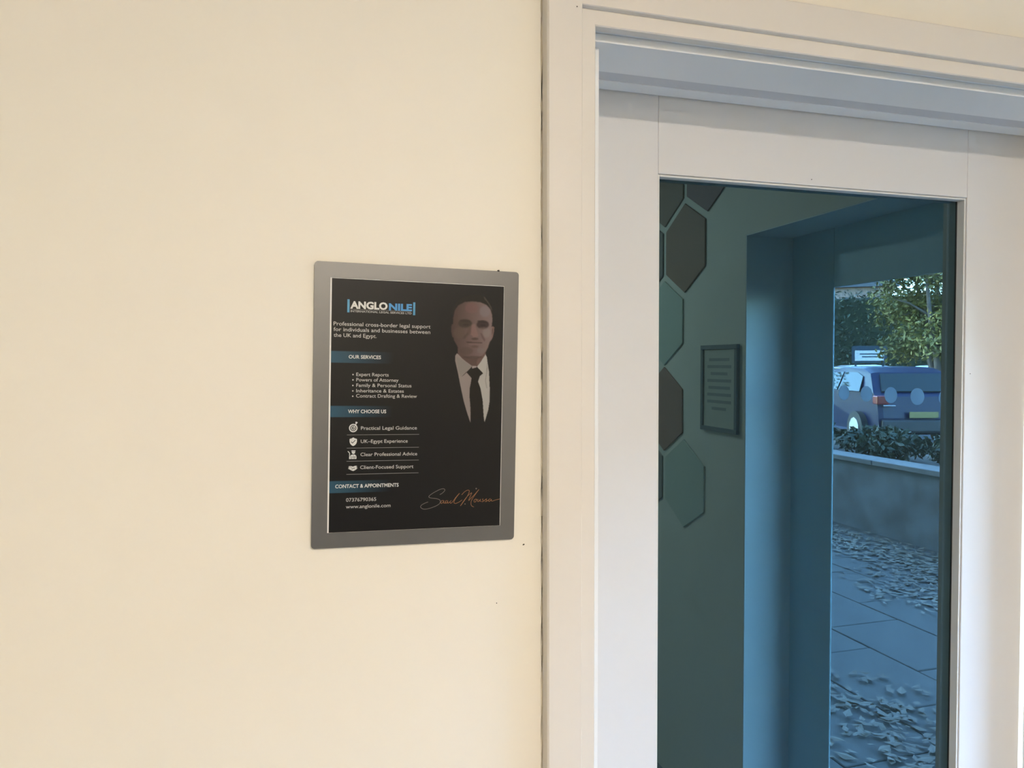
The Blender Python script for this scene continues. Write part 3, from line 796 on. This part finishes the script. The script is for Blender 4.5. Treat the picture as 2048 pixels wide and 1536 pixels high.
make_car('hatchback_car', 'blue hatchback parked tail towards the planter, reflected in the door', mat('blue_car_paint', (0.001, 0.006, 0.036), 0.4, spec=0.3, coat=0.1), (10.93, MY(10.78), G), heading_for(17), g_cars)
make_car('hatchback_car', 'white car parked behind the blue hatchback', mat('white_car_paint', (0.75, 0.76, 0.78), 0.3, coat=1.0), (19.0, MY(23.4), G), heading_for(112), g_cars)
make_car('hatchback_car', 'silver car parked to the right of the blue hatchback', mat('silver_car_paint', (0.30, 0.31, 0.34), 0.3, coat=1.0), (18.2, MY(17.6), G), heading_for(60), g_cars)

# parking sign in a dark frame
sg = thing('sign_board', 'white sign in a dark frame on two posts behind the cars', 'sign', (16.0, MY(17.7), G), heading_for(43) + math.pi)
m_sf = mat('dark_blue_sign_frame', (0.04, 0.07, 0.10), 0.5)
obj('panel', box(-0.03, 0.0, -0.46, 0.46, 1.55, 2.05), m_sf, sg)
pn = obj('sign_face', box(0.001, 0.012, -0.38, 0.38, 1.62, 1.92), m_white, sg)
for k in range(2): obj('printed_line', box(0.0125, 0.0135, -0.25 + 0.04 * k, 0.25 - 0.06 * k, 1.80 - 0.08 * k, 1.83 - 0.08 * k), m_sf, pn)
for s in (-0.36, 0.36): obj('post', box(-0.06, -0.031, s - 0.03, s + 0.03, -0.02, 2.05), m_sf, sg)

# brick building far behind
bl = thing('brick_building', 'pinkish brick building behind the parked cars', 'building', (22, MY(36), G), heading_for(32) + math.pi)
obj('wall_block', box(-4, 0, -9, 9, -0.02, 5.5), mat('pink_brick', (0.45, 0.30, 0.24), 0.85, noise=(12, (0.36, 0.23, 0.18), 1.0)), bl)
obj('roof', box(-4.3, 0.3, -9.3, 9.3, 5.5, 5.8), mat('slate_roof', (0.12, 0.12, 0.13), 0.8), bl)
for k in range(5):
    w_ = obj('window', box(0.001, 0.05, -7.6 + k * 3.4, -6.0 + k * 3.4, 1.0, 2.5), m_white, bl)
    obj('pane', box(0.051, 0.06, -7.5 + k * 3.4, -6.1 + k * 3.4, 1.1, 2.4), m_glassc, w_)

for (bx, by, az, hw, hh, lab) in ((34, -14, 90, 14, 11.0, 'long buff terrace added across the car park to block low sky light'), (33, 14, 90, 12, 8.0, 'brown brick block added at the near end of the car park to block low sky light')):
    b2 = thing('sky_blocking_terrace', lab, 'building', (bx, by, G), math.pi, group='added buildings blocking low sky light')  # unseen buildings added to hold back light from the low sky
    obj('wall_block', box(-5, 0, -hw, hw, -0.02, hh), mat('terrace_brick', (0.22, 0.15, 0.11), 0.85, noise=(6, (0.17, 0.11, 0.08), 1.0)), b2)
    obj('roof', box(-5.3, 0.3, -hw - 0.3, hw + 0.3, hh, hh + 0.5), mat('terrace_roof', (0.10, 0.09, 0.09), 0.8), b2)
    for k in range(int(hw / 2)):
        for fl in (1.0, 4.0):
            w_ = obj('window', box(0.001, 0.05, -hw + 1 + k * 4, -hw + 2.6 + k * 4, fl, fl + 1.6), m_white, b2)
            obj('pane', box(0.051, 0.06, -hw + 1.1 + k * 4, -hw + 2.5 + k * 4, fl + 0.1, fl + 1.5), m_glassc, w_)

# trees
def tree(label, x, Y, h, rad, n, mm_, stems, seed):
    r_ = random.Random(seed)
    t = thing('tree', label, 'tree', (x, MY(Y), G), group='trees round the car park')
    bm = bmesh.new()
    cl = []
    for s_ in range(stems):
        a_ = s_ * 2 * math.pi / stems + r_.uniform(-.4, .4)
        lean = rad * r_.uniform(0.25, 0.75)
        p = [(0.12 * math.cos(a_), 0.12 * math.sin(a_), -0.05)]
        for k in range(1, 6):
            f_ = k / 5
            p.append((lean * f_ ** 1.3 * math.cos(a_) + r_.uniform(-.1, .1), lean * f_ ** 1.3 * math.sin(a_) + r_.uniform(-.1, .1), h * 0.9 * f_))
        tube_into(bm, p, [0.13, 0.10, 0.08, 0.055, 0.035, 0.012], 7)
        for k in range(2, 6):
            for b_ in range(3):
                aa = r_.uniform(0, 6.28); ln = rad * r_.uniform(0.25, 0.55)
                q = (p[k][0] + ln * math.cos(aa), p[k][1] + ln * math.sin(aa), p[k][2] + ln * r_.uniform(-0.1, 0.7))
                mid = tuple((u_ + v_) / 2 + (0.08 if i_ == 2 else 0) for i_, (u_, v_) in enumerate(zip(p[k], q)))
                tube_into(bm, [p[k], mid, q], [0.04, 0.022, 0.008], 5)
                cl.append((*q, rad * r_.uniform(.18, .34), rad * r_.uniform(.18, .34), rad * r_.uniform(.16, .30)))
    obj('trunk', bm, m_bark, t, smooth=True)
    fo = leaf_cloud('foliage', cl, n, 0.064, mm_, t)
    tag(fo, kind='stuff')
    return t
tree('multi-stemmed yellow green tree beside the blue car', 15.2, 14.4, 5.0, 1.8, 14000, m_yel, 6, 3)
tree('yellowing tree left of the sign board', 12.6, 19.6, 5.4, 2.4, 16000, m_yel, 4, 5)
tree('dark green tree behind the white car', 17.0, 28.5, 7.5, 2.6, 12000, m_grn, 5, 8)
tree('tall green tree at the edge of the car park', 37.0, 33.0, 9.0, 3.8, 12000, m_grn, 5, 9)
tree('dense green tree behind the silver car', 27.5, 14.8, 7.5, 2.8, 12000, m_grn, 5, 13)

# clipped hedge closing the view behind the trees
hedge = thing('hedge', 'long dark clipped hedge behind the trees of the car park', 'hedge', (28.5, MY(26.0), G), heading_for(47) + math.pi)
obj('branches', box(-0.6, 0.5, -7.0, 7.0, -0.02, 4.6, 0.2, 2), mat('dark_hedge_core', (0.012, 0.02, 0.011), 0.9, noise=(3, (0.02, 0.03, 0.014), 1.0)), hedge)
hl = leaf_cloud('foliage', [(0.55, -6.4 + 0.8 * k, 0.5 + 0.8 * j, 0.3, 0.6, 0.6) for k in range(17) for j in range(6)], 9000, 0.09, m_grn, hedge)
tag(hl, kind='stuff')
